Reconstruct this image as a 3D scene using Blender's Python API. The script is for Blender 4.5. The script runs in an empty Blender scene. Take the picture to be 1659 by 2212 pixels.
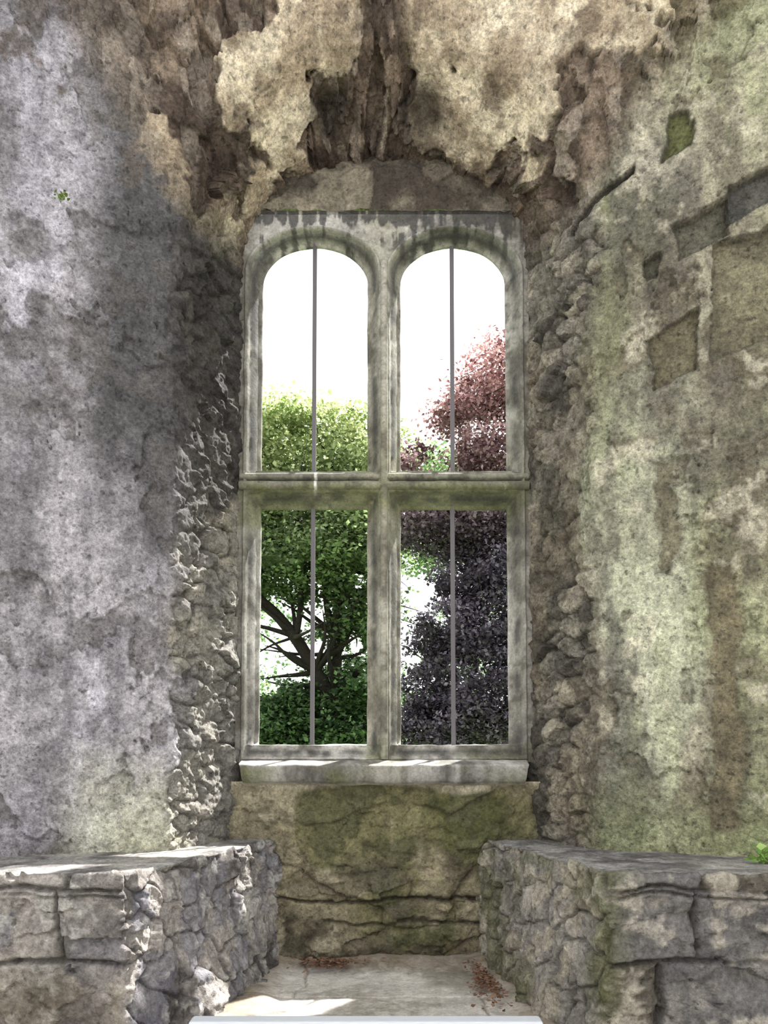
import bpy, math, numpy as np
from mathutils import Vector
rng=np.random.default_rng(7)
scene=bpy.context.scene
scene.view_settings.view_transform='Standard'

# ---------------------------------------------------------------- noise
def h3(ix,iy,iz,seed):
    with np.errstate(over='ignore'):
        h=(ix.astype(np.int64)*374761393+iy.astype(np.int64)*668265263+iz.astype(np.int64)*2147483647+seed*974711)&0xffffffff
        h=((h^(h>>13))*1274126177)&0xffffffff
        h=((h^(h>>16))*2246822519)&0xffffffff
        h=h^(h>>15)
    return (h&0xffffff)/float(0x1000000)
def vn(x,y,z,seed=0):
    fx,fy,fz=np.floor(x),np.floor(y),np.floor(z)
    ix,iy,iz=fx.astype(np.int64),fy.astype(np.int64),fz.astype(np.int64)
    u,v,w=x-fx,y-fy,z-fz
    u=u*u*(3-2*u);v=v*v*(3-2*v);w=w*w*(3-2*w)
    r=0
    for a in(0,1):
        for b in(0,1):
            for c in(0,1):
                r=r+h3(ix+a,iy+b,iz+c,seed)*(u if a else 1-u)*(v if b else 1-v)*(w if c else 1-w)
    return r
def fbm(x,y,z,o=4,seed=0,g=.5):
    r=0;a=1;t=0
    for i in range(o):
        r=r+a*(vn(x*2**i+i*7.3,y*2**i+i*3.1,z*2**i+i*5.7,seed+i)-.5)*2;t+=a;a*=g
    return r/t
def ridge(x,y,z,o=4,seed=0):
    r=0;a=1;t=0
    for i in range(o):
        r=r+a*(1-np.abs(vn(x*2**i+i*7.3,y*2**i+i*3.1,z*2**i+i*5.7,seed+i)-.5)*4);t+=a;a*=.5
    return r/t
def vor(x,y,seed=0):
    ix,iy=np.floor(x),np.floor(y)
    f1=np.full(x.shape,9.);f2=np.full(x.shape,9.);idd=np.zeros(x.shape)
    for a in(-1,0,1):
        for b in(-1,0,1):
            cx,cy=ix+a,iy+b
            z0=np.zeros_like(cx)
            px=cx+.1+.8*h3(cx,cy,z0,seed);py=cy+.1+.8*h3(cx,cy,z0,seed+1)
            d=np.sqrt((px-x)**2+(py-y)**2)
            n=d<f1
            f2=np.where(n,f1,np.minimum(f2,d))
            idd=np.where(n,h3(cx,cy,z0,seed+2),idd)
            f1=np.where(n,d,f1)
    return f1,f2-f1,idd
def slabs(x,y,seed=0):
    """angular facets: every cell is a tilted plane"""
    ix,iy=np.floor(x),np.floor(y)
    f1=np.full(x.shape,9.);h=np.zeros(x.shape);idd=np.zeros(x.shape)
    for a in(-1,0,1):
        for b in(-1,0,1):
            cx,cy=ix+a,iy+b;z0=np.zeros_like(cx)
            px=cx+.1+.8*h3(cx,cy,z0,seed);py=cy+.1+.8*h3(cx,cy,z0,seed+1)
            dx,dy=x-px,y-py
            d=dx*dx+dy*dy
            n=d<f1
            t=h3(cx,cy,z0,seed+2)-.5+(h3(cx,cy,z0,seed+3)-.5)*dx*1.6+(h3(cx,cy,z0,seed+4)-.5)*dy*1.6
            h=np.where(n,t,h);idd=np.where(n,h3(cx,cy,z0,seed+5),idd);f1=np.where(n,d,f1)
    return h,idd
def masonry(a,z,h,wd,seed=0,z0=0.):
    zz=(z-z0)/h
    r=np.floor(zz);fr=zz-r
    o=np.zeros_like(r)
    aa=a/wd+h3(r,o,o,seed)*5+.25*(vn(a/wd*1.3,r*3.3,o+.5,seed+5)-.5)
    c=np.floor(aa);fc=aa-c
    d=np.minimum(np.minimum(fr,1-fr)*h,np.minimum(fc,1-fc)*wd)
    return d,h3(r,c,o,seed+9)
def ss(a,b,x):
    t=np.clip((x-a)/(b-a),0,1);return t*t*(3-2*t)
def C(r,g,b):
    c=np.array([r,g,b])/255.
    return np.where(c<=.04045,c/12.92,((c+.055)/1.055)**2.4)
def mix(a,b,m):
    return a*(1-m[...,None])+b*m[...,None]
def base(shape,c): return np.ones(shape+(1,))*c

# ---------------------------------------------------------------- helpers
def empty(name,loc=(0,0,0)):
    e=bpy.data.objects.new(name,None);e.location=loc;e.empty_display_size=.1
    scene.collection.objects.link(e);return e
def mesh_np(name,V,F,mat,col=None,parent=None,smooth=True):
    me=bpy.data.meshes.new(name)
    V=np.asarray(V,dtype=np.float32);F=np.asarray(F,dtype=np.int32)
    me.vertices.add(len(V));me.vertices.foreach_set('co',V.ravel())
    k=F.shape[1]
    me.loops.add(F.size);me.loops.foreach_set('vertex_index',F.ravel())
    me.polygons.add(len(F));me.polygons.foreach_set('loop_start',np.arange(0,F.size,k,dtype=np.int32))
    me.update(calc_edges=True);me.validate()
    me.polygons.foreach_set('use_smooth',np.full(len(me.polygons),smooth))
    if col is not None:
        at=me.color_attributes.new('Col','FLOAT_COLOR','POINT')
        c=np.ones((len(V),4),dtype=np.float32);c[:,:3]=np.clip(col.reshape(-1,3),0,1)
        at.data.foreach_set('color',c.ravel())
    me.materials.append(mat)
    o=bpy.data.objects.new(name,me);scene.collection.objects.link(o)
    if parent: o.parent=parent
    return o
def gfaces(n,m,mask=None,closed=False):
    i,j=np.meshgrid(np.arange(n-1),np.arange(m if closed else m-1),indexing='ij')
    j2=(j+1)%m
    F=np.stack([i*m+j,i*m+j2,(i+1)*m+j2,(i+1)*m+j],-1).reshape(-1,4)
    if mask is not None: F=F[mask.reshape(-1)]
    return F
def normals(P,toward):
    du=np.gradient(P,axis=0);dv=np.gradient(P,axis=1)
    n=np.cross(du,dv);n/=np.linalg.norm(n,axis=-1,keepdims=True)+1e-9
    s=np.sign((n*(toward-P)).sum(-1,keepdims=True));s[s==0]=1
    return n*s
def grid(name,P,disp,col,mat,toward,parent=None,mask=None):
    N=normals(P,np.asarray(toward,float))
    V=P+N*disp[...,None]
    return mesh_np(name,V.reshape(-1,3),gfaces(P.shape[0],P.shape[1],mask),mat,col,parent)
def box(name,x0,x1,y0,y1,z0,z1,mat,parent=None,bev=0):
    V=[(x,y,z) for x in(x0,x1) for y in(y0,y1) for z in(z0,z1)]
    F=[(0,1,3,2),(4,6,7,5),(0,4,5,1),(2,3,7,6),(0,2,6,4),(1,5,7,3)]
    me=bpy.data.meshes.new(name);me.from_pydata(V,[],F);me.materials.append(mat)
    o=bpy.data.objects.new(name,me);scene.collection.objects.link(o)
    if bev:
        m=o.modifiers.new('b','BEVEL');m.width=bev;m.segments=3
    if parent:o.parent=parent
    return o

# ---------------------------------------------------------------- materials
def nm(name):
    m=bpy.data.materials.new(name);m.use_nodes=True
    nt=m.node_tree;nt.nodes.clear()
    return m,nt,nt.nodes.new('ShaderNodeOutputMaterial')
def stone_mat(name,fine=1.,bump=.6,attr=True,color=(.3,.3,.3)):
    m,nt,out=nm(name);N=nt.nodes;L=nt.links
    b=N.new('ShaderNodeBsdfPrincipled');b.inputs['Roughness'].default_value=.9
    b.inputs['Specular IOR Level'].default_value=.25
    tc=N.new('ShaderNodeTexCoord')
    def noise(sc,det=6,ro=.6):
        n=N.new('ShaderNodeTexNoise');n.inputs['Scale'].default_value=sc;n.inputs['Detail'].default_value=det
        n.inputs['Roughness'].default_value=ro;L.new(tc.outputs['Object'],n.inputs['Vector']);return n
    def rng_(src,a,b_,c,d):
        r=N.new('ShaderNodeMapRange');L.new(src,r.inputs[0])
        for i,v in enumerate((a,b_,c,d)): r.inputs[i+1].default_value=v
        return r.outputs[0]
    n1=noise(85,8,.8);n2=noise(24,8,.7);n3=noise(5,6,.65);n4=noise(42,4,.6)
    f1=rng_(n1.outputs[0],.36,.64,1-.50*fine,1+.50*fine)
    f2=rng_(n2.outputs[0],.34,.66,1-.38*fine,1+.38*fine)
    f3=rng_(n3.outputs[0],.3,.7,.80,1.20)
    f4=rng_(n4.outputs[0],.33,.41,1-.5*fine,1.03)
    def mul(a,b_):
        x=N.new('ShaderNodeMath');x.operation='MULTIPLY';L.new(a,x.inputs[0]);L.new(b_,x.inputs[1]);return x.outputs[0]
    fac=mul(mul(f1,f2),mul(f3,f4))
    if attr:
        a=N.new('ShaderNodeAttribute');a.attribute_name='Col';src=a.outputs['Color']
    else:
        a=N.new('ShaderNodeRGB');a.outputs[0].default_value=(*color,1);src=a.outputs[0]
    vm=N.new('ShaderNodeVectorMath');vm.operation='SCALE';L.new(src,vm.inputs[0]);L.new(fac,vm.inputs['Scale'])
    L.new(vm.outputs[0],b.inputs['Base Color'])
    ad=N.new('ShaderNodeMath');ad.operation='ADD'
    L.new(rng_(n1.outputs[0],0,1,0,.7),ad.inputs[0]);L.new(rng_(n2.outputs[0],0,1,0,1.6),ad.inputs[1])
    ad2=N.new('ShaderNodeMath');ad2.operation='ADD';L.new(ad.outputs[0],ad2.inputs[0]);L.new(rng_(n4.outputs[0],.30,.42,-.25,0),ad2.inputs[1])
    bp=N.new('ShaderNodeBump');bp.inputs['Strength'].default_value=bump;bp.inputs['Distance'].default_value=.028
    L.new(ad2.outputs[0],bp.inputs['Height']);L.new(bp.outputs[0],b.inputs['Normal'])
    L.new(b.outputs[0],out.inputs[0]);return m
def leaf_mat(name,trans=.45,rough=.45):
    m,nt,out=nm(name);N=nt.nodes;L=nt.links
    a=N.new('ShaderNodeAttribute');a.attribute_name='Col'
    b=N.new('ShaderNodeBsdfPrincipled');b.inputs['Roughness'].default_value=rough
    b.inputs['Specular IOR Level'].default_value=.5
    t=N.new('ShaderNodeBsdfTranslucent');mx=N.new('ShaderNodeMixShader');mx.inputs[0].default_value=trans
    L.new(a.outputs['Color'],b.inputs['Base Color']);L.new(a.outputs['Color'],t.inputs['Color'])
    L.new(b.outputs[0],mx.inputs[1]);L.new(t.outputs[0],mx.inputs[2]);L.new(mx.outputs[0],out.inputs[0]);return m
def plain(name,c,rough=.6,metal=0):
    m,nt,out=nm(name);N=nt.nodes;L=nt.links
    b=N.new('ShaderNodeBsdfPrincipled');b.inputs['Roughness'].default_value=rough;b.inputs['Metallic'].default_value=metal
    n=N.new('ShaderNodeTexNoise');n.inputs['Scale'].default_value=30;n.inputs['Detail'].default_value=6
    r=N.new('ShaderNodeMapRange');r.inputs[3].default_value=.75;r.inputs[4].default_value=1.25;L.new(n.outputs[0],r.inputs[0])
    vm=N.new('ShaderNodeVectorMath');vm.operation='SCALE';vm.inputs[0].default_value=tuple(c);L.new(r.outputs[0],vm.inputs['Scale'])
    L.new(vm.outputs[0],b.inputs['Base Color']);L.new(b.outputs[0],out.inputs[0]);return m
M_wall=stone_mat('weathered_plaster',1.,.9)
M_rub=stone_mat('rubble_stone',.8,.8)
M_win=stone_mat('carved_limestone',.55,.25)
M_floor=stone_mat('flagstone',.45,.3)
M_hid=stone_mat('masonry_mass',1.,.6,False,tuple(C(140,135,122)))
M_iron=plain('iron',C(80,76,78),.7,.0)
M_bark=stone_mat('bark',1.,.8,False,tuple(C(48,44,38)))
M_leaf=leaf_mat('green_leaf',.4);M_purp=leaf_mat('copper_leaf',.3,.3)
M_dead=leaf_mat('dead_leaf',.1,.8)
M_grass=plain('grass',C(86,110,50),.9)
M_white=plain('white_painted_metal',C(165,168,172),.4)

# ---------------------------------------------------------------- embrasure shell (splayed walls + vault)
# plan of the splay: half-width w -> depth Y, springing height, crown height
wk=np.array([.572,.60,.655,.745,.90,1.09,1.30,1.7,2.6])
Yk=np.array([3.05,2.96,2.82,2.62,2.56,2.49,2.42,2.30,2.10])
Sk=np.array([2.93,2.93,2.91,2.91,3.11,3.38,3.66,4.1,4.8])
Kk=np.array([3.325,3.325,3.38,3.53,3.81,4.12,4.42,5.0,5.8])
dl=np.r_[0,np.cumsum(np.hypot(np.diff(wk),np.diff(Yk)))]
vis=np.interp(1.5,wk,dl)
sv=np.r_[np.linspace(0,vis,280),np.linspace(vis,dl[-1],50)[1:]]
W=np.interp(sv,dl,wk)
def sm(a,k=12):
    p=np.pad(a,(k,k),mode='reflect',reflect_type='odd');return np.convolve(p,np.ones(2*k+1)/(2*k+1),'valid')
Y_=sm(np.interp(sv,dl,Yk),5);S_=sm(np.interp(W,wk,Sk));K_=sm(np.interp(W,wk,Kk))
Q_=np.r_[0,np.cumsum(np.hypot(np.diff(K_),np.diff(Y_)))]
nw,nv=500,480
tw=np.linspace(0,1,nw,endpoint=False)
ph=np.linspace(0,math.pi,nv)
def arch(p):
    c,s=np.cos(p),np.sin(p)
    return -c, s**1.08
ax,az=arch(ph)
Z0=.42
P=np.zeros((len(sv),2*nw+nv,3));W2=np.zeros(P.shape[:2]);T=np.zeros(P.shape[:2]);Q=np.zeros(P.shape[:2])
for i in range(len(sv)):
    zl=Z0+(S_[i]-Z0)*tw
    P[i,:nw,0]=-W[i];P[i,:nw,2]=zl
    P[i,nw:nw+nv,0]=ax*W[i];P[i,nw:nw+nv,2]=S_[i]+az*(K_[i]-S_[i])
    P[i,nw+nv:,0]=W[i];P[i,nw+nv:,2]=zl[::-1]
    P[i,:,1]=Y_[i];W2[i]=W[i];Q[i]=Q_[i]
    T[i,nw:nw+nv]=az
X,Y,Z=P[...,0],P[...,1],P[...,2]
S2=np.repeat(S_[:,None],P.shape[1],1)
nL=fbm(X*3,Y*3,Z*3,5,11);nM=fbm(X*9,Y*9,Z*9,5,12,.6);nF=fbm(X*30,Y*30,Z*30,4,13,.6)
nG=fbm(X*70,Y*70,Z*70,2,15)
nB=fbm(X*1.6+3,Y*1.6,Z*1.3,4,16)     # broad tonal drift
vault=ss(-.16,.10,(Z-S2)+.12*nL+.05*nM)
vault=np.where(T>0,np.maximum(vault,ss(0,.3,T+.2*nM)),vault)
left=(X<0)
nV=fbm(X*10,Y*10,Z*1.2,5,14)      # vertical streaks
A=W2*1.3-Y*0.8                     # along-wall coordinate
jamb=1-ss(.69,.80,W2+.09*nL+.06*nM)
# --- rubble on jambs, partly smothered in mortar
wx=fbm(X*6,Y*6,Z*6,3,21)*.07;wz=fbm(X*6,Y*6,Z*6,3,22)*.05
f1,e1,id1=vor((A+wx)/.17+.15*nM,(Z+wz)/.085+.2*nM,31)
s1,id2=slabs((A+wx)/.09+.6*nM,(Z+wz)/.06+.6*nM,33)
cover=ss(-.1,.25,fbm(X*5,Y*5,Z*3,5,35)+.05)
rub=(ss(.0,.25,e1))*(.3+.7*id1)
disp=.016*nL+.008*nM+.006*nF+.0026*nG
dj=(rub*.026+.030*s1)*(1-.4*cover)-.018+.024*nM+.014*nF+.003*nG
disp=disp*(1-jamb)+dj*jamb
# --- ragged plaster break lines on the plain walls
bn=fbm(X*3.3,Y*3.3,Z*2.4,6,41,.6)+.10*nM
brk=ss(.03,.055,bn)
disp=disp-.013*brk*(1-jamb)*(1-vault)
# --- vault
rel=X/W2
strip=1-ss(.10,.20,np.abs(rel+.02)+.12*nL+.07*nM)
pl=fbm(X*2.3,Y*2.3,Z*2.3,6,51,.55)+.05*nM
plaster=ss(-.02,.02,pl+.34*np.exp(-((np.abs(rel)-.52)/.34)**2)+.22*np.exp(-(((rel+.62)/.3)**2+((W2-.74)/.12)**2))-.12-.22*ss(.85,1.1,W2)*ss(0,.6,-rel))*(1-strip)
nearback=1-ss(.580,.61,W2+.04*nM)
plaster=plaster*(1-nearback)
sl1,sid=slabs(rel*10+.35*nM+.8*nL,Q*5+.6*nM+.8*nL,63)
sl2,sid2=slabs(rel*22+.6*nM,Q*11+.8*nM,67)
rad=ridge(rel*7+.6*nL,Q*2.2,Z*0+1.5,4,61)
dv=.012*rad*(.4+.8*strip)+.055*sl1+.028*sl2+.018*nL+.020*nM+.013*nF+.004*nG
dv=dv*(1-plaster)+(.026+.016*nL+.010*nM+.006*nF+.003*nG)*plaster
hollow=np.exp(-(((X+.20)/.085)**2+((W2-.655)/.035)**2))+np.exp(-(((X-.16)/.085)**2+((W2-.655)/.035)**2))
dv=dv-.06*hollow
disp=disp*(1-vault)+dv*vault
bk=1-ss(.572,.62,W2)
disp=disp*(1-.6*bk)
# --- colours
sh=X.shape
cl=mix(base(sh,C(182,176,180)),C(134,130,134),ss(-.25,.45,nV+.5*nM))
cl=mix(cl,C(212,207,215),ss(.05,.35,fbm(X*5,Y*5,Z*1.6,5,70,.6))*.7)
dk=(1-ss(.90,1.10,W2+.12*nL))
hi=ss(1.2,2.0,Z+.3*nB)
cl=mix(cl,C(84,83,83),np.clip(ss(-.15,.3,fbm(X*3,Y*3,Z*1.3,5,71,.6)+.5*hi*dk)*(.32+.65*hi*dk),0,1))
cl=mix(cl,C(110,108,108),ss(0.,.3,nB)*.4)
cl=mix(cl,C(92,80,68),.7*ss(.22,.36,nM+.3*nL)*ss(2.3,3.2,Z))
cl=mix(cl,C(104,99,94),.6*brk*ss(-.2,.2,nM))
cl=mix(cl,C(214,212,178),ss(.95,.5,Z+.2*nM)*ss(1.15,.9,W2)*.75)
cr=mix(base(sh,C(182,176,152)),C(136,130,112),ss(-.2,.4,nV+.5*nM))
cr=mix(cr,C(206,208,180),ss(.0,.22,fbm(X*2.3,Y*2.3,Z*1.0,5,72,.6)+.5*np.exp(-(((X-.95)/.10)**2+((Z-1.3)/.5)**2))-.12)*.8)
cr=mix(cr,C(156,164,118),ss(.05,.4,fbm(X*4,Y*4,Z*.8,5,73,.6)+.2*ss(1.0,1.25,X))*.5)
cr=mix(cr,C(92,88,82),ss(.05,.32,fbm(X*5,Y*5,Z*1.5,5,74,.6)+.34*np.exp(-((W2-.80)/.09)**2))*.75)
cr=mix(cr,C(108,100,84),ss(0.,.35,nB)*.4)
cr=mix(cr,C(106,96,78),.6*brk*ss(-.2,.2,nM))
cr=mix(cr,C(222,214,190),ss(.15,.4,nM)*.5)
cr=mix(cr,C(146,154,102),ss(.8,.5,Z+.15*nM)*.45)
cr=mix(cr,C(98,94,62),ss(.0,.35,nM+nL+.3)*ss(2.9,3.5,Z)*ss(.95,1.15,X)*.6)
cj=mix(base(sh,C(146,140,128)),C(80,75,69),ss(.3,.9,id1))
cj=mix(cj,C(184,176,156),ss(.72,.9,id2)*.7)
cj=mix(cj,C(138,131,116),cover*.4)
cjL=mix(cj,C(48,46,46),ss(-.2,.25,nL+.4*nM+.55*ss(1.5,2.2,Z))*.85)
cjL=mix(cjL,C(196,191,180),ss(2.0,1.3,Z)*.35)  # sunlit lower part of the left jamb painted in as paler colour
cjR=mix(cj,C(160,142,116),ss(-.1,.4,nL)*.45);cjR=mix(cjR,C(68,64,56),ss(-.05,.32,fbm(X*5,Y*5,Z*4,5,77,.6))*.7)
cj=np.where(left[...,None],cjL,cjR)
mort=(1-ss(.02,.14,e1))*(1-.7*cover)
cj=mix(cj,C(56,51,45),mort*.6)
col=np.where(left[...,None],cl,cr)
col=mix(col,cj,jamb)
cvp=mix(base(sh,C(230,216,188)),C(176,159,134),ss(-.25,.3,nM+.5*nL))
cvp=mix(cvp,C(116,101,84),ss(.12,.30,fbm(X*7,Y*7,Z*7,5,80,.62))*.7)
cvs=mix(base(sh,C(146,129,111)),C(84,71,60),ss(-.3,.3,nM+nL*.6))
cvs=mix(cvs,C(186,173,156),ss(.6,.95,sid2)*.6)
cvs=mix(cvs,C(70,60,54),ss(.6,.9,sid)*.5)
cv=mix(cvs,cvp,plaster)
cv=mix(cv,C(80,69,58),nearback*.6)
cv=mix(cv,C(52,48,38),np.clip(hollow*1.4,0,1)*.8)  # shade inside the two recesses painted into the colour
cv=mix(cv,C(138,135,98),ss(.75,1.1,X)*.3)
cv=mix(cv,C(116,108,100),ss(.75,1.0,-X)*.5)
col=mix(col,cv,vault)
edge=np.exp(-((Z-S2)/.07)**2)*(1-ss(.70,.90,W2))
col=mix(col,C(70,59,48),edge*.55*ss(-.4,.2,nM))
# --- bedded stones showing in the right wall (centre x,z, half sizes, lean, colour)
stones=[(1.10,2.64,.08,.075,.45,C(100,97,82)),(1.27,2.74,.09,.065,.35,C(88,87,82)),(1.24,2.40,.11,.20,.25,C(128,122,98)),
        (1.01,2.23,.072,.10,.35,C(114,107,84)),(1.045,3.00,.04,.075,.4,C(96,100,56)),(.975,1.64,.034,.20,0,C(126,120,98)),
        (1.135,1.02,.046,.46,0,C(126,116,92)),(.815,2.86,.10,.016,.7,C(56,51,46)),(.94,2.53,.02,.04,.2,C(92,89,74))]
for k_,(sx,sz,hx,hz,ln,sc) in enumerate(stones):
    dx=(X-sx)+.05*nM;dz=(Z-sz)-ln*(X-sx)+.05*nL+.03*nM
    q=np.minimum(hx-np.abs(dx),hz-np.abs(dz))
    streak=k_ in(5,6)
    wd_=.014 if streak else .005
    m=ss(-.002,wd_,q)*(X>0)*(1-vault)
    sc2=mix(base(sh,sc),sc*.6,ss(-.1,.4,nL*.6+nM))
    col=mix(col,sc2,m*.92)
    rim=np.exp(-((q-.001)/.006)**2)*(X>0)*(1-vault)
    col=mix(col,C(56,50,42),rim*(.15 if streak else .55))  # ring of shadow round each stone, painted into the colour
    dd=-.012 if streak else -.028
    disp=disp*(1-m)+(dd+.006*nM+.003*nF)*m
grid('wall_embrasure',P,disp,col,M_wall,(0,0.5,1.6))

# ---------------------------------------------------------------- wall below the window and above it
def plane_grid(name,x0,x1,z0,z1,y,dfun,mat,res=.005,toward=(0,0,1.5)):
    nx=int((x1-x0)/res);nz=int((z1-z0)/res)
    xx,zz=np.meshgrid(np.linspace(x0,x1,nx),np.linspace(z0,z1,nz),indexing='ij')
    P=np.stack([xx,np.full_like(xx,y),zz],-1)
    d,c=dfun(xx,zz)
    return grid(name,P,d,c,mat,toward)
def apron(x,z):
    y=x*0
    n1=fbm(x*3,y,z*3,5,101,.6);n2=fbm(x*9,y,z*9,5,102,.6);n3=fbm(x*32,y,z*32,4,103,.6)
    xs=x+.10*fbm(x*4,y,z*4,4,104);zs=z+.07*fbm(x*3,y,z*3,4,105)
    f,d,i=vor(xs/.26+.25*n2,zs/.125+.25*n2,110)
    s1,si=slabs(xs/.13+.4*n2,zs/.075+.4*n2,112)
    up=ss(.30,.46,z+.10*n1)
    crack=np.zeros_like(x)
    for zc,am in ((.165,.8),(.255,1.)):
        crack=np.maximum(crack,am*(1-ss(.0,.012+.012*np.clip(n2,0,1),np.abs(z-zc-.05*n1-.03*n2)))*ss(-.15,.1,fbm(x*3,y,z*0+zc*9,3,117)+.12))
    soft=(1-ss(0,.25,d))*(1-.6*up)
    disp=.026*(i-.5)*(1-.4*up)+.020*s1*(1-.5*up)+.026*n1+.020*n2+.010*n3-.026*crack-.008*soft
    c=mix(base(x.shape,C(152,142,116)),C(84,78,62),ss(-.3,.3,n1+.8*n2))
    c=mix(c,C(190,179,152),ss(.05,.32,n2)*.65)
    gm=ss(-.10,.22,fbm(x*4+3,y,z*2.2,5,107,.65)+.45*np.exp(-((x-.12)/.3)**2)-.30+.28*ss(.3,.6,z))
    c=mix(c,C(100,102,56),gm*.58)
    c=mix(c,C(52,56,28),ss(.2,.45,n2+gm*.25)*gm*.6)
    c=mix(c,C(92,84,76),(si>.7)*.45*(1-up))
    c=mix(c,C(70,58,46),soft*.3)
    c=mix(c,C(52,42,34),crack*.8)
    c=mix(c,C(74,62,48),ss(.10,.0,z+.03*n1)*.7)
    c=mix(c,C(206,196,172),ss(.672,.70,z+.05*n1)*.7)
    return disp,c
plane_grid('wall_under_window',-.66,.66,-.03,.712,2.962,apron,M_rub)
def tymp(x,z):
    y=x*0
    n1=fbm(x*3,y,z*3,5,121,.6);n2=fbm(x*9,y,z*9,5,122,.6);n3=fbm(x*32,y,z*32,4,123,.6)
    f,e,i=vor((x+.05*n1)/.22+.3*n2,(z+.04*n2)/.13+.2*n2,125)
    disp=.010*(i-.5)+.014*n1+.016*n2+.009*n3-.02*ss(3.25,3.35,z)
    c=mix(base(x.shape,C(134,126,110)),C(78,71,62),ss(-.3,.3,n1+.8*n2));c=mix(c,C(160,150,130),ss(.6,.8,i)*.35)
    c=mix(c,C(60,52,44),(1-ss(0,.10,e+.1*n2))*.3)
    return disp,c
plane_grid('wall_over_window',-.62,.62,3.085,3.42,2.990,tymp,M_rub)

# ---------------------------------------------------------------- the stone window
win=empty('window_1')
LIGHTS=[(-.2925,1.985,2.818,.168),(.2925,1.985,2.818,.168),(-.2925,.859,1.846,0),(.2925,.859,1.846,0)]
hw=.2225
def contour(cx,z0,zs,rise,o,fz=.5):
    pts=[];h=hw+o
    b=z0-o
    def seg(a,bb,k):
        for t in np.linspace(0,1,k,endpoint=False): pts.append((a[0]+(bb[0]-a[0])*t,a[1]+(bb[1]-a[1])*t))
    seg((cx-h,b),(cx+h,b),50)
    top=zs if rise else zs+o
    seg((cx+h,b),(cx+h,top),120)
    if rise:
        for t in np.linspace(0,math.pi,110,endpoint=False):
            c,s=math.cos(t),math.sin(t)
            pts.append((cx+h*c,zs+(rise+o*fz)*s))
    else: seg((cx+h,top),(cx-h,top),50)
    seg((cx-h,top),(cx-h,b),120)
    return np.array(pts)
prof=[(.036,3.128),(.030,3.120),(.001,3.088),(0,3.078),(.003,3.070),(.010,3.067),(.014,3.060),(.020,3.047),(.028,3.033),(.036,3.022),(.042,3.016),(.0435,3.004),(.047,2.994),(.053,2.985),(.058,2.984),(.062,2.991),(.064,3.005)]
def wincol(x,y,z):
    n1=fbm(x*5,y*5,z*5,4,201,.6);n2=fbm(x*16,y*16,z*16,4,202,.6);st=fbm(x*40,y*4,z*2.5,4,203)
    c=mix(base(x.shape,C(152,149,142)),C(102,99,93),ss(-.3,.3,n1+.7*n2))
    c=mix(c,C(102,102,80),ss(.35,.0,np.abs(z-1.95)+.2*n1-.05)*.45)
    c=mix(c,C(80,86,42),ss(.10,.04,np.abs(z-1.86)+.08*n1)*.6)
    c=mix(c,C(120,117,94),ss(.12,.05,np.abs(x)+.03*n1)*.4)
    c=mix(c,C(98,104,66),ss(.0,.4,n1+st*.4)*ss(.9,.80,z)*.5)
    c=mix(c,C(54,53,53),ss(-.05,.17,st+.6*n2+.4*ss(3.0,3.06,z)-.10)*ss(2.84,2.96,z)*.82)
    c=mix(c,C(70,67,61),ss(.08,.35,n2+.3*n1)*.55)
    c=mix(c,C(84,80,70),ss(.50,.56,np.abs(x)+.03*n1)*.55)
    c=mix(c,C(210,208,200),ss(.45,.55,fbm(x*22,y*0,z*3,4,207,.6)+.0)*ss(.09,.03,np.abs(z-1.96))*.8)
    return c
for k,(cx,z0,zs,r) in enumerate(LIGHTS):
    rows=[]
    for ip,(o,yy) in enumerate(prof):
        c=contour(cx,z0,zs,r,o,1.3 if ip<2 else .5)
        yv=np.full(len(c),yy)
        yv=np.where((c[:,1]<z0-.0005)&(ip>3),np.minimum(yv,3.004),yv)   # bottom rail is square-faced, not splayed
        rows.append(np.stack([c[:,0],yv,c[:,1]],-1))
    P=np.array(rows)
    x,y,z=P[...,0],P[...,1],P[...,2]
    P=P+np.stack([.003*fbm(x*14,y*14,z*14,3,211),.004*fbm(x*12,y*12,z*12,4,212),.003*fbm(x*14,y*14,z*14,3,213)],-1)
    cc=wincol(x,y,z)
    ho=np.array([p[0] for p in prof])[:,None]*np.ones_like(x)
    n=fbm(x*9,y*9,z*9,4,215,.6)
    cc=mix(cc,C(46,45,44),np.exp(-((ho-.030)/.014)**2)*ss(-.3,.2,n+.8*ss(2.7,2.86,z))*.85)
    mesh_np('light_moulding_%d'%k,P.reshape(-1,3),gfaces(P.shape[0],P.shape[1],None,True),M_win,cc,win)
xx,zz=np.meshgrid(np.linspace(-.60,.60,300),np.linspace(.79,3.088,560),indexing='ij')
def inside(x,z,cx,z0,zs,r,o):
    h=hw+o
    ins=(np.abs(x-cx)<h)&(z>z0-o)&(z<(zs if r else zs+o))
    if r: ins|=(z>=zs)&((np.abs(x-cx)/h)**2+(np.clip(z-zs,0,None)/(r+o*.5))**2<1)
    return ins
hole=np.zeros(xx.shape,bool)
for (cx,z0,zs,r) in LIGHTS: hole|=inside(xx,zz,cx,z0,zs,r,.057)
keep=~(hole[:-1,:-1]&hole[1:,1:]&hole[1:,:-1]&hole[:-1,1:])
P=np.stack([xx,np.full_like(xx,2.996),zz],-1)
d=.004*fbm(xx*8,xx*0,zz*8,4,220)+.002*fbm(xx*30,xx*0,zz*30,3,221)-.02*(np.abs(zz-3.08)<.006)
grid('window_face',P,d,wincol(xx,P[...,1],zz),M_win,(0,0,1.5),win,keep)
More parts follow.
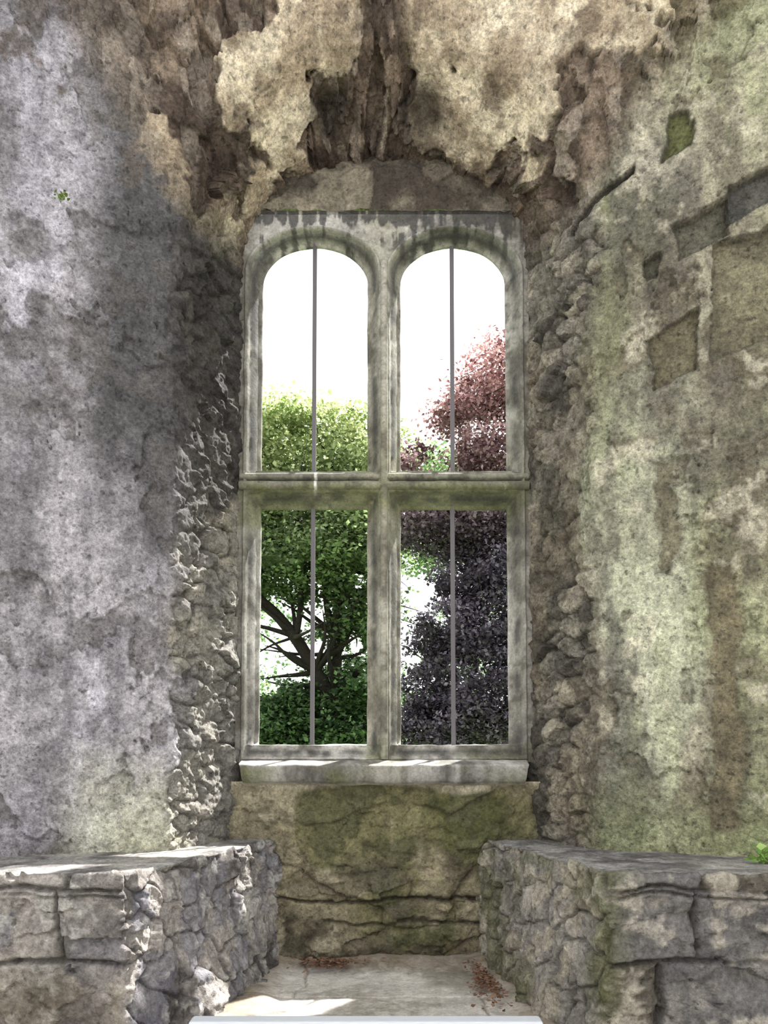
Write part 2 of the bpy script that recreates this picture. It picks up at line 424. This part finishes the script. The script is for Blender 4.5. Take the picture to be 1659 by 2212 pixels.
def strip_loft(name,prof,a0,a1,axis,mat,n=300,colf=wincol,amp=.003,endtaper=0):
    t=np.linspace(a0,a1,n);P=np.zeros((len(prof),n,3))
    for i,(p,q) in enumerate(prof):
        if axis=='z': P[i,:,0]=p;P[i,:,1]=q;P[i,:,2]=t
        else: P[i,:,0]=t*(1-endtaper*i/len(prof));P[i,:,1]=p;P[i,:,2]=q
    x,y,z=P[...,0],P[...,1],P[...,2]
    col=colf(x,y,z)
    P=P+np.stack([amp*.5*fbm(x*14,y*14,z*14,3,231),amp*fbm(x*12,y*12,z*12,4,232),amp*fbm(x*14,y*14,z*14,3,233)],-1)
    return mesh_np(name,P.reshape(-1,3),gfaces(P.shape[0],n),mat,col,win)
strip_loft('mullion_nose',[(-.015,3.02),(-.015,2.978),(-.011,2.970),(0,2.966),(.011,2.970),(.015,2.978),(.015,3.02)],.80,2.86,'z',M_win)
strip_loft('transom_fillet',[(3.02,1.934),(2.985,1.933),(2.970,1.928),(2.966,1.914),(2.972,1.902),(2.985,1.898),(3.02,1.898)],-.59,.59,'x',M_win)
strip_loft('transom_weathering',[(3.08,1.992),(3.03,1.986),(2.99,1.970),(2.978,1.955),(2.982,1.946),(3.0,1.942)],-.59,.59,'x',M_win)
def sillcol(x,y,z):
    c=wincol(x,y,z*0+1.2);n=fbm(x*6,y*6,z*6,4,240)
    c=mix(c,C(96,98,60),ss(-.1,.4,n)*ss(.79,.75,z)*.6)
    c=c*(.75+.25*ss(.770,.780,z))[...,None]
    return mix(c,C(196,190,170),ss(.709,.703,z+.004*n)*.5)
sp=[(3.12,.862),(3.06,.852),(3.0,.800),(2.97,.795),(2.93,.787),(2.905,.782),(2.896,.780),(2.8925,.778),(2.8905,.7745),(2.890,.770),(2.8895,.765),(2.890,.755),(2.891,.745),(2.893,.735),(2.896,.726),(2.900,.718),(2.906,.711),(2.93,.700),(2.98,.698)]
strip_loft('sill',sp,-.572,.572,'x',M_win,colf=sillcol,amp=.006,endtaper=.05)
for i,(bx,za,zb) in enumerate([(-.295,1.97,3.0),(.289,1.97,3.0),(-.297,.84,1.86),(.287,.84,1.86)]):
    box('iron_bar_%d'%i,bx-.0088,bx+.0088,3.071,3.083,za,zb,M_iron,win,.002)

# ---------------------------------------------------------------- window seats
def seat(name,side,top,foot,outer,tgt):
    n1,n2=250,220
    Yi=np.linspace(3.0,2.06,n1)
    xt=np.interp(-Yi,[-p[0] for p in top],[p[1] for p in top])
    xf=np.interp(-Yi,[-p[0] for p in foot],[p[1] for p in foot])
    xo=np.linspace(xt[-1],outer,n2+1)[1:];xof=np.linspace(xf[-1],outer,n2+1)[1:]
    PX=np.r_[xt,xo];PF=np.r_[xf,xof];PY=np.r_[Yi,np.full(n2,2.06)]
    al=np.r_[0,np.cumsum(np.hypot(np.diff(PX),np.diff(PY)))]
    TX=np.interp(al,[0,al[n1-1],al[-1]],[tgt[0][0],tgt[1][0],tgt[2][0]])
    TY=np.interp(al,[0,al[n1-1],al[-1]],[tgt[0][1],tgt[1][1],tgt[2][1]])
    zt=.483
    nz_,nt_=120,90
    zz=np.linspace(-.03,zt,nz_)
    P=np.zeros((len(PX),nz_+nt_,3))
    f=((zz+.03)/(zt+.03))[None]
    P[:,:nz_,0]=PF[:,None]+(PX-PF)[:,None]*f;P[:,:nz_,1]=PY[:,None];P[:,:nz_,2]=zz
    t=(np.linspace(0,1,nt_+1)[1:])[None]
    P[:,nz_:,0]=PX[:,None]+(TX-PX)[:,None]*t;P[:,nz_:,1]=PY[:,None]+(TY-PY)[:,None]*t;P[:,nz_:,2]=zt
    N=normals(P,np.array([0,0.2,2.5]))
    for _ in range(6):
        N[1:-1]=(N[:-2]+N[1:-1]*2+N[2:])/4;N[:,1:-1]=(N[:,:-2]+N[:,1:-1]*2+N[:,2:])/4
    N/=np.linalg.norm(N,axis=-1,keepdims=True)
    X,Y,Z=P[...,0],P[...,1],P[...,2]
    S=5 if side<0 else 77
    AL=np.repeat(al[:,None],P.shape[1],1)
    front=ss(al[n1-1]-.02,al[n1-1]+.02,AL)
    topm=np.zeros(P.shape[:2]);topm[:,nz_:]=1
    n1_=fbm(X*4,Y*4,Z*4,5,S,.6);n2_=fbm(X*12,Y*12,Z*12,5,S+1,.6);n3_=fbm(X*36,Y*36,Z*36,4,S+2,.6)
    al2=AL+.04*fbm(X*5,Y*5,Z*5,3,S+3)+.01*n2_;z2=Z+.03*fbm(X*4,Y*4,Z*4,3,S+4)+.008*n2_
    dF,iF=masonry(al2-al[n1-1],z2,.2,.40,S+20,.042)
    al3=AL+.10*fbm(X*4,Y*4,Z*4,4,S+13)+.02*n2_;z3=Z+.08*fbm(X*4,Y*4,Z*4,4,S+14)+.02*n2_
    _,eI,iI=vor(al3/.10,z3/.12,S+30)
    sF,qF=slabs(AL*7+.5*n1_,Z*13+.5*n1_+.4*n2_,S+60)
    sI,qI=slabs(AL*15+.5*n2_,Z*9+.4*n2_,S+66)
    rf=ridge(X*6,Y*6,Z*10,5,S+6)
    crF=(1-ss(0,.012,dF))*ss(-.4,.0,fbm(X*3,Y*3,Z*3,3,S+15)+.15);crI=(1-ss(0,.10,eI))*.8
    dispF=.020*(iF-.5)+.020*sF+.010*rf+.012*n1_+.016*n2_+.009*n3_-.024*crF
    dispI=.018*(iI-.5)+.026*sI+.010*rf+.012*n1_+.015*n2_+.009*n3_-.014*crI
    dS=dispF*front+dispI*(1-front)
    slab=ss(.40,.43,Z+.03*n1_)*(1-topm)
    dS=dS+slab*(.006+.012*rf*.6)*front
    bed=np.exp(-((z2-.425)/.005)**2)*(1-topm)*ss(-.3,.1,n1_+.1)*front
    dS=dS-.016*bed
    dT=.003*n1_+.003*n2_+.0025*n3_+.004*sF
    disp=dS*(1-topm)+dT*topm
    ar=np.exp(-(np.abs(np.arange(nz_+nt_)-nz_)/3.5)**2)[None]
    disp=disp-ar*(.002+.010*np.clip(n2_+n1_,0,1))
    sh=X.shape
    if side<0:
        c=mix(base(sh,C(164,157,150)),C(92,87,84),ss(-.3,.3,n1_+.8*n2_))
        c=mix(c,C(112,112,126),(qF>.6)*.4*front+(qI>.55)*.5*(1-front))
        c=mix(c,C(202,197,188),ss(.08,.35,n2_)*.6)
        c=mix(c,C(126,115,88),ss(.35,.1,Z)*.4*front)
    else:
        c=mix(base(sh,C(168,160,144)),C(92,86,77),ss(-.3,.3,n1_+.8*n2_))
        c=mix(c,C(118,117,122),(iF>.5)*.4*front+(qI>.6)*.4*(1-front))
        c=mix(c,C(118,120,78),ss(-.1,.35,n1_+.10)*(1-front)*.45)
        c=mix(c,C(102,104,62),np.exp(-((AL-al[n1-1])/.05)**2)*.35)
        c=mix(c,C(204,195,178),ss(.08,.35,n2_)*.5)
    cr=np.maximum(np.maximum(crF,bed)*front,crI*(1-front))*(1-topm)
    c=mix(c,C(48,41,36),cr*.7)
    ct=mix(base(sh,C(156,153,148)),C(98,94,92),ss(-.3,.3,n2_+.5*n1_))
    ct=mix(ct,C(200,194,182),ss(.0,.4,n1_)*(.5 if side<0 else .3))
    c=mix(c,ct,topm)
    V=P+N*disp[...,None]
    mesh_np(name,V.reshape(-1,3),gfaces(P.shape[0],P.shape[1]),M_rub,c)
seat('stone_window_seat',-1,[(3.0,-.42),(2.06,-.715)],[(3.0,-.41),(2.7,-.43),(2.37,-.49),(2.06,-.70)],-2.3,[(-.66,3.06),(-1.05,2.68),(-2.35,2.32)])
seat('stone_window_seat.001',1,[(3.0,.39),(2.06,.632)],[(3.0,.385),(2.28,.475),(2.06,.60)],2.3,[(.66,3.06),(1.0,2.68),(2.35,2.32)])

# ---------------------------------------------------------------- niche floor
def mkfloor():
    xx,yy=np.meshgrid(np.linspace(-.78,.78,300),np.linspace(1.75,3.02,250),indexing='ij')
    z=xx*0
    n1=fbm(xx*4,yy*4,z,5,301,.6);n2=fbm(xx*14,yy*14,z,5,302,.6)
    d,i=masonry(xx+.06*n1,yy+.05*n1,.50,.9,306,.55)
    cr=1-ss(0,.008,d)
    disp=.006*(i-.5)+.010*n1+.005*n2-.008*cr
    c=mix(base(xx.shape,C(172,167,158)),C(132,127,116),ss(-.3,.3,n1+.6*n2))
    c=mix(c,C(192,187,178),ss(.1,.4,n2)*.5)
    c=mix(c,C(90,78,64),cr*.5)
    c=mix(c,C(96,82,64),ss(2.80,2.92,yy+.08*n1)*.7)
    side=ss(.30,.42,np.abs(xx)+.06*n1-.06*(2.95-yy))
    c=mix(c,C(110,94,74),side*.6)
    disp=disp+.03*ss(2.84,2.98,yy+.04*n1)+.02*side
    P=np.stack([xx,yy,z],-1)
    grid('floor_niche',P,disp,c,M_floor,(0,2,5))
mkfloor()
mass=empty('wall_masonry_mass')
box('base',-4,4,2.10,3.0,-.80,-.035,M_hid,mass)
box('step',-.80,.80,1.75,2.10,-.80,-.03,M_hid,mass)
box('outer_left',-4,-.60,3.10,3.30,-.8,6.2,M_hid,mass)
box('outer_right',.60,4,3.10,3.30,-.8,6.2,M_hid,mass)
box('outer_top',-.60,.60,3.10,3.30,3.25,6.2,M_hid,mass)
box('outer_bottom',-.60,.60,3.10,3.30,-.8,.79,M_hid,mass)
box('room_face_left',-4,-2.45,2.08,3.10,-.035,6.2,M_hid,mass)
box('room_face_right',2.45,4,2.08,3.10,-.035,6.2,M_hid,mass)
box('floor',-5,5,-5,2.1,-.95,-.80,stone_mat('room_flags',.7,.4,False,tuple(C(165,160,148))))
box('lawn_outside',-40,40,3.3,60,-1.1,-.9,M_grass)

# ---------------------------------------------------------------- loose leaves / weeds
def leaves(name,Pc,size,colA,mat,parent=None,flat=0.,asp=.62,seed=1):
    r=np.random.default_rng(seed);n=len(Pc)
    d=r.normal(size=(n,3));
    if flat: d[:,2]*=(1-flat)
    d/=np.linalg.norm(d,axis=1,keepdims=True)
    if flat:
        s=np.cross(d,np.array([0,0,1.])+.5*r.normal(size=(n,3)))
    else: s=np.cross(d,r.normal(size=(n,3)))
    s/=np.linalg.norm(s,axis=1,keepdims=True)+1e-9
    L=(size*r.uniform(.6,1.25,n))[:,None]
    nn=np.cross(d,s)
    V=np.stack([Pc-d*L*.5,Pc-d*L*.1+s*L*asp*.5+nn*L*.08,Pc+d*L*.5,Pc-d*L*.1-s*L*asp*.5+nn*L*.08],1)
    F=np.arange(n*4).reshape(-1,4)
    col=np.repeat(colA[:,None,:],4,1)
    return mesh_np(name,V.reshape(-1,3),F,mat,col,parent,False)
def litter(name,cx,cy,sx,sy,n,seed):
    r=np.random.default_rng(seed)
    Pc=np.stack([cx+r.normal(size=n)*sx,cy+r.normal(size=n)*sy,.022+r.random(n)*.02],-1)
    m=(Pc[:,1]<2.91)&(Pc[:,0]>-.365)&(Pc[:,0]<.35+.09*(2.9-Pc[:,1])/.6);Pc=Pc[m]
    t=r.random(len(Pc))[:,None]
    leaves(name,Pc,.020,C(80,48,38)*t+C(118,88,64)*(1-t),M_dead,None,.85,.5,seed)
litter('dead_leaf_litter',-.20,2.88,.07,.03,360,1)
litter('dead_leaf_litter.001',.36,2.66,.03,.13,420,2)
def weed(name,cx,cy,cz,R,n,c1,c2,size,seed):
    r=np.random.default_rng(seed);e=empty(name,(0,0,0))
    Pc=np.stack([cx+r.normal(size=n)*R*.5,cy+r.normal(size=n)*R*.4,cz+np.abs(r.normal(size=n))*R*.6+.004],-1)
    t=r.random(n)[:,None]
    leaves('leaves',Pc,size,c1*t+c2*(1-t),M_leaf,e,.4,.8,seed)
    V=[];F=[]
    for i in range(min(n,25)):
        b=np.array([cx+r.normal()*R*.1,cy,cz]);p=Pc[i];k=len(V);w=.0012
        V+=[b+[-w,0,0],b+[w,0,0],p+[w,0,0],p+[-w,0,0]];F.append((k,k+1,k+2,k+3))
    mesh_np('stems',np.array(V),np.array(F),M_leaf,np.ones((len(V),3))*C(110,130,60),e,False)
weed('wall_weed',1.165,2.30,.487,.045,50,C(110,150,66),C(155,184,100),.028,4)
weed('wall_fern_tuft',-1.10,2.45,2.71,.022,30,C(60,80,30),C(110,130,50),.014,6)

# ---------------------------------------------------------------- white barrier rail in the foreground
br=empty('barrier_rail')
box('top_rail',-.377,.307,1.46,1.50,.259,.296,M_white,br,.006)
box('post_1',-.35,-.32,1.465,1.495,-.80,.27,M_white,br,.004)
box('post_2',.25,.28,1.465,1.495,-.80,.27,M_white,br,.004)
box('foot_1',-.36,-.31,1.35,1.61,-.80,-.785,M_white,br,.003)
box('foot_2',.24,.29,1.35,1.61,-.80,-.785,M_white,br,.003)

# ---------------------------------------------------------------- trees
def limb(paths,name,parent):
    cu=bpy.data.curves.new(name,'CURVE');cu.dimensions='3D';cu.bevel_depth=1;cu.bevel_resolution=3;cu.resolution_u=6
    for pth in paths:
        s=cu.splines.new('NURBS');s.points.add(len(pth)-1)
        for i,(x,y,z,rr) in enumerate(pth): s.points[i].co=(x,y,z,1);s.points[i].radius=rr
        s.use_endpoint_u=True;s.order_u=3
    cu.materials.append(M_bark)
    o=bpy.data.objects.new(name,cu);scene.collection.objects.link(o);o.parent=parent
def rand_twigs(start_pts,n,length,seed):
    r=np.random.default_rng(seed);out=[]
    for _ in range(n):
        s=start_pts[r.integers(len(start_pts))]
        p=np.array(s[:3],float);d=r.normal(size=3);d[2]=abs(d[2])*.6+.1;d/=np.linalg.norm(d)
        path=[(p[0],p[1],p[2],s[3]*.5)]
        for k in range(4):
            d=d+r.normal(size=3)*.25;d/=np.linalg.norm(d)
            p=p+d*length/4*r.uniform(.7,1.3);path.append((p[0],p[1],p[2],s[3]*.5*(1-(k+1)/4.6)))
        out.append(path)
    return out
def clump_leaves(clumps,seed,sub=.30,gaps=(),per=95):
    r=np.random.default_rng(seed);pts=[];shade=[]
    for (cx,cy,cz,rx,ry,rz,n) in clumps:
        for _ in range(n):
            d=r.normal(size=3);d/=np.linalg.norm(d);rad=r.uniform(.3,1)**.6
            c=np.array([cx+d[0]*rx*rad,cy+d[1]*ry*rad,cz+d[2]*rz*rad])
            k=r.integers(int(per*.6),int(per*1.3))
            q=r.normal(size=(k,3))*np.array([sub,sub,sub*.5])*r.uniform(.6,1.1)
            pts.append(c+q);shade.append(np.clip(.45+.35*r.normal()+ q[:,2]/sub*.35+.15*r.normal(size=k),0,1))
    P=np.concatenate(pts);s=np.concatenate(shade)
    keep=np.ones(len(P),bool)
    for (gx,gz,gr) in gaps:
        keep&=((P[:,0]-gx)**2+(P[:,2]-gz)**2)>(gr*(.45+1.0*vn(P[:,0]*5,P[:,1]*0,P[:,2]*5,9)))**2
    return P[keep],s[keep]
tg=empty('sycamore_tree')
trunk=[(-.8,15.5,-1,.42),(-.95,15.5,.8,.22),(-1.05,15.4,2.2,.17),(-1.0,15.4,3.4,.13),(-.85,15.3,4.8,.10),(-.9,15.2,6.8,.06)]
b1=[(-1.0,15.4,1.9,.15),(-1.4,15.2,2.6,.13),(-1.8,15.1,3.3,.12),(-2.5,15.0,4.1,.10),(-3.6,14.8,4.8,.05)]
b2=[(-1.05,15.4,2.9,.11),(-.6,15.3,3.7,.08),(-.3,15.3,4.6,.06),(.3,15.4,5.4,.04)]
b3=[(-1.8,15.1,3.3,.07),(-1.6,15.0,4.2,.06),(-1.9,14.9,5.1,.04),(-1.7,14.8,6.0,.03)]
b4=[(-1.0,15.4,3.2,.08),(-1.3,15.2,4.0,.06),(-1.2,15.0,5.2,.04)]
limb([trunk,b1,b2,b3,b4]+rand_twigs(trunk[2:]+b1[1:]+b2+b3,80,1.5,3),'trunk_and_branches',tg)
cl1=[(-2.0,15.5,7.2,2.5,1.5,1.1,300),(-3.2,15.5,7.3,1.0,1.0,.9,60),(-3.8,15.5,5.4,1.6,1.6,1.8,120),(-1.4,15.5,6.0,2.0,1.4,.9,160),(-1.0,15,5.0,1.4,1.3,.9,120),(-2.0,15,4.7,1.5,1.3,.7,90),
     (-.45,15.2,3.9,.6,.8,.8,50),(-1.0,16.2,3.2,.9,.5,.7,26),(-1.0,16.3,2.0,1.5,.6,.9,90),(-1.9,15.1,1.5,1.0,.8,.8,80),(-.35,15.0,2.0,.45,.6,.8,45),(-2.6,15.5,1.3,1.4,1.4,1.1,100),(-.7,15.0,1.0,1.1,.9,.6,75),(-3.8,15.5,2.4,1.2,1.4,1.3,70)]
P1,s1=clump_leaves(cl1,21,gaps=[(-2.2,2.95,.50),(-2.3,3.95,.28),(-1.5,3.25,.24),(-1.3,3.9,.18),(-.6,3.2,.2),(-2.4,2.3,.22),(-1.45,4.5,.14),(-.5,4.5,.16),(-1.75,2.45,.22),(-.5,2.5,.12)])
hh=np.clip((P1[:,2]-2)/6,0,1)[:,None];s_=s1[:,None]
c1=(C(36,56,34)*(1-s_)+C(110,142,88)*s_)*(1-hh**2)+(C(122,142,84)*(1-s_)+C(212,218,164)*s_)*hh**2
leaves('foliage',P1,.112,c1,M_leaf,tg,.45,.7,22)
tb=empty('background_tree')
limb([[(3.0,24,-1,.4),(3.0,24,3,.25),(2.6,24,7,.1)]],'trunk_and_branches',tb)
P2,s2=clump_leaves([(1.6,24,8.9,2.6,1.5,2.1,160),(-5.5,24,4,3.0,1.5,3.4,60),(-1.2,24.5,1.2,3.5,1,.9,70),(1.6,24.5,1.8,1.5,1,1.6,60),(4.4,24,4,3,1.5,4,100)],31,.4)
s_=s2[:,None];c2=C(90,122,76)*(1-s_)+C(158,184,124)*s_
leaves('foliage',P2,.17,c2,M_leaf,tb,.3,.7,32)
tc_=empty('copper_beech_tree')
tr=[(4.6,11.6,-1,.5),(4.5,11.6,1.5,.4),(4.3,11.6,4,.3),(4.2,11.6,6.6,.18),(4.2,11.6,8.4,.06)]
bb=[[(4.4,11.6,2.5,.16),(3.2,11.4,3.5,.1),(2.0,11.3,4.3,.07),(1.0,11.2,4.55,.035),(.3,11.1,4.4,.02)],[(4.3,11.6,4.0,.14),(3.2,11.5,5.2,.09),(2.2,11.3,6.0,.05),(1.3,11.2,6.3,.025)],
    [(4.4,11.6,1.6,.14),(3.0,11.4,2.4,.08),(1.6,11.3,2.6,.04),(.7,11.2,2.2,.02)]]
limb([tr]+bb+rand_twigs(bb[0][1:]+bb[1][1:]+bb[2][1:],30,1.2,8),'trunk_and_branches',tc_)
cl3=[(1.85,11.5,6.75,.62,.7,.75,62),(3.6,11.6,6.5,1.5,1.3,1.5,150),(1.15,11.3,6.15,.42,.5,.30,20),(1.8,11.3,5.4,.75,.8,.55,85),(.42,11.2,5.35,.26,.4,.26,12),
     (1.25,11.3,4.4,1.2,.8,.5,130),(2.0,11.4,3.4,.8,.9,.95,130),(1.2,11.4,3.5,.5,.7,.5,36),(.95,11.3,2.75,.5,.8,.4,45),(1.5,11.3,1.95,1.15,.9,1.15,240),(4.0,11.6,3.4,1.9,1.4,2.3,200),(.72,11.3,1.2,.55,.7,.7,60)]
P3,s3=clump_leaves(cl3,41,.19,gaps=[(.45,3.3,.34),(.85,2.9,.14),(1.45,4.7,.12),(.42,2.3,.16),(1.4,5.8,.14),(1.1,3.6,.1),(1.7,3.0,.08),(1.75,5.95,.12),(.75,5.1,.24)],per=115)
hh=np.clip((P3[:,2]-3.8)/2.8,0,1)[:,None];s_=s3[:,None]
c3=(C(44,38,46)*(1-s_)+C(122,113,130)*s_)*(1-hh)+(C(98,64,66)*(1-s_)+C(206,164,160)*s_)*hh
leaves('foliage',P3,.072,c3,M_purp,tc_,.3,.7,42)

# ---------------------------------------------------------------- light
w=bpy.data.worlds.new('World');scene.world=w;w.use_nodes=True
nt=w.node_tree;bg=nt.nodes['Background']
bg.inputs[0].default_value=(.975,.985,1,1);bg.inputs[1].default_value=2.6
sd=bpy.data.lights.new('sun','SUN');sd.energy=24;sd.angle=.02;sd.color=(1,.985,.96)
so=bpy.data.objects.new('sun',sd);scene.collection.objects.link(so)
so.rotation_euler=Vector((-.90,-1,-2.05)).to_track_quat('-Z','Y').to_euler();so.location=(8,12,12)

# ---------------------------------------------------------------- camera (perspective-control lens: mild tilt + rise)
cd=bpy.data.cameras.new('camera');cam=bpy.data.objects.new('camera',cd);scene.collection.objects.link(cam)
cd.sensor_width=36;cd.sensor_fit='AUTO';cd.lens=36*1610/2212;cd.shift_y=450/2212
cam.location=(0,0,.8);cam.rotation_euler=(math.radians(93),0,0)
cd.clip_start=.05;cd.clip_end=300
scene.camera=cam
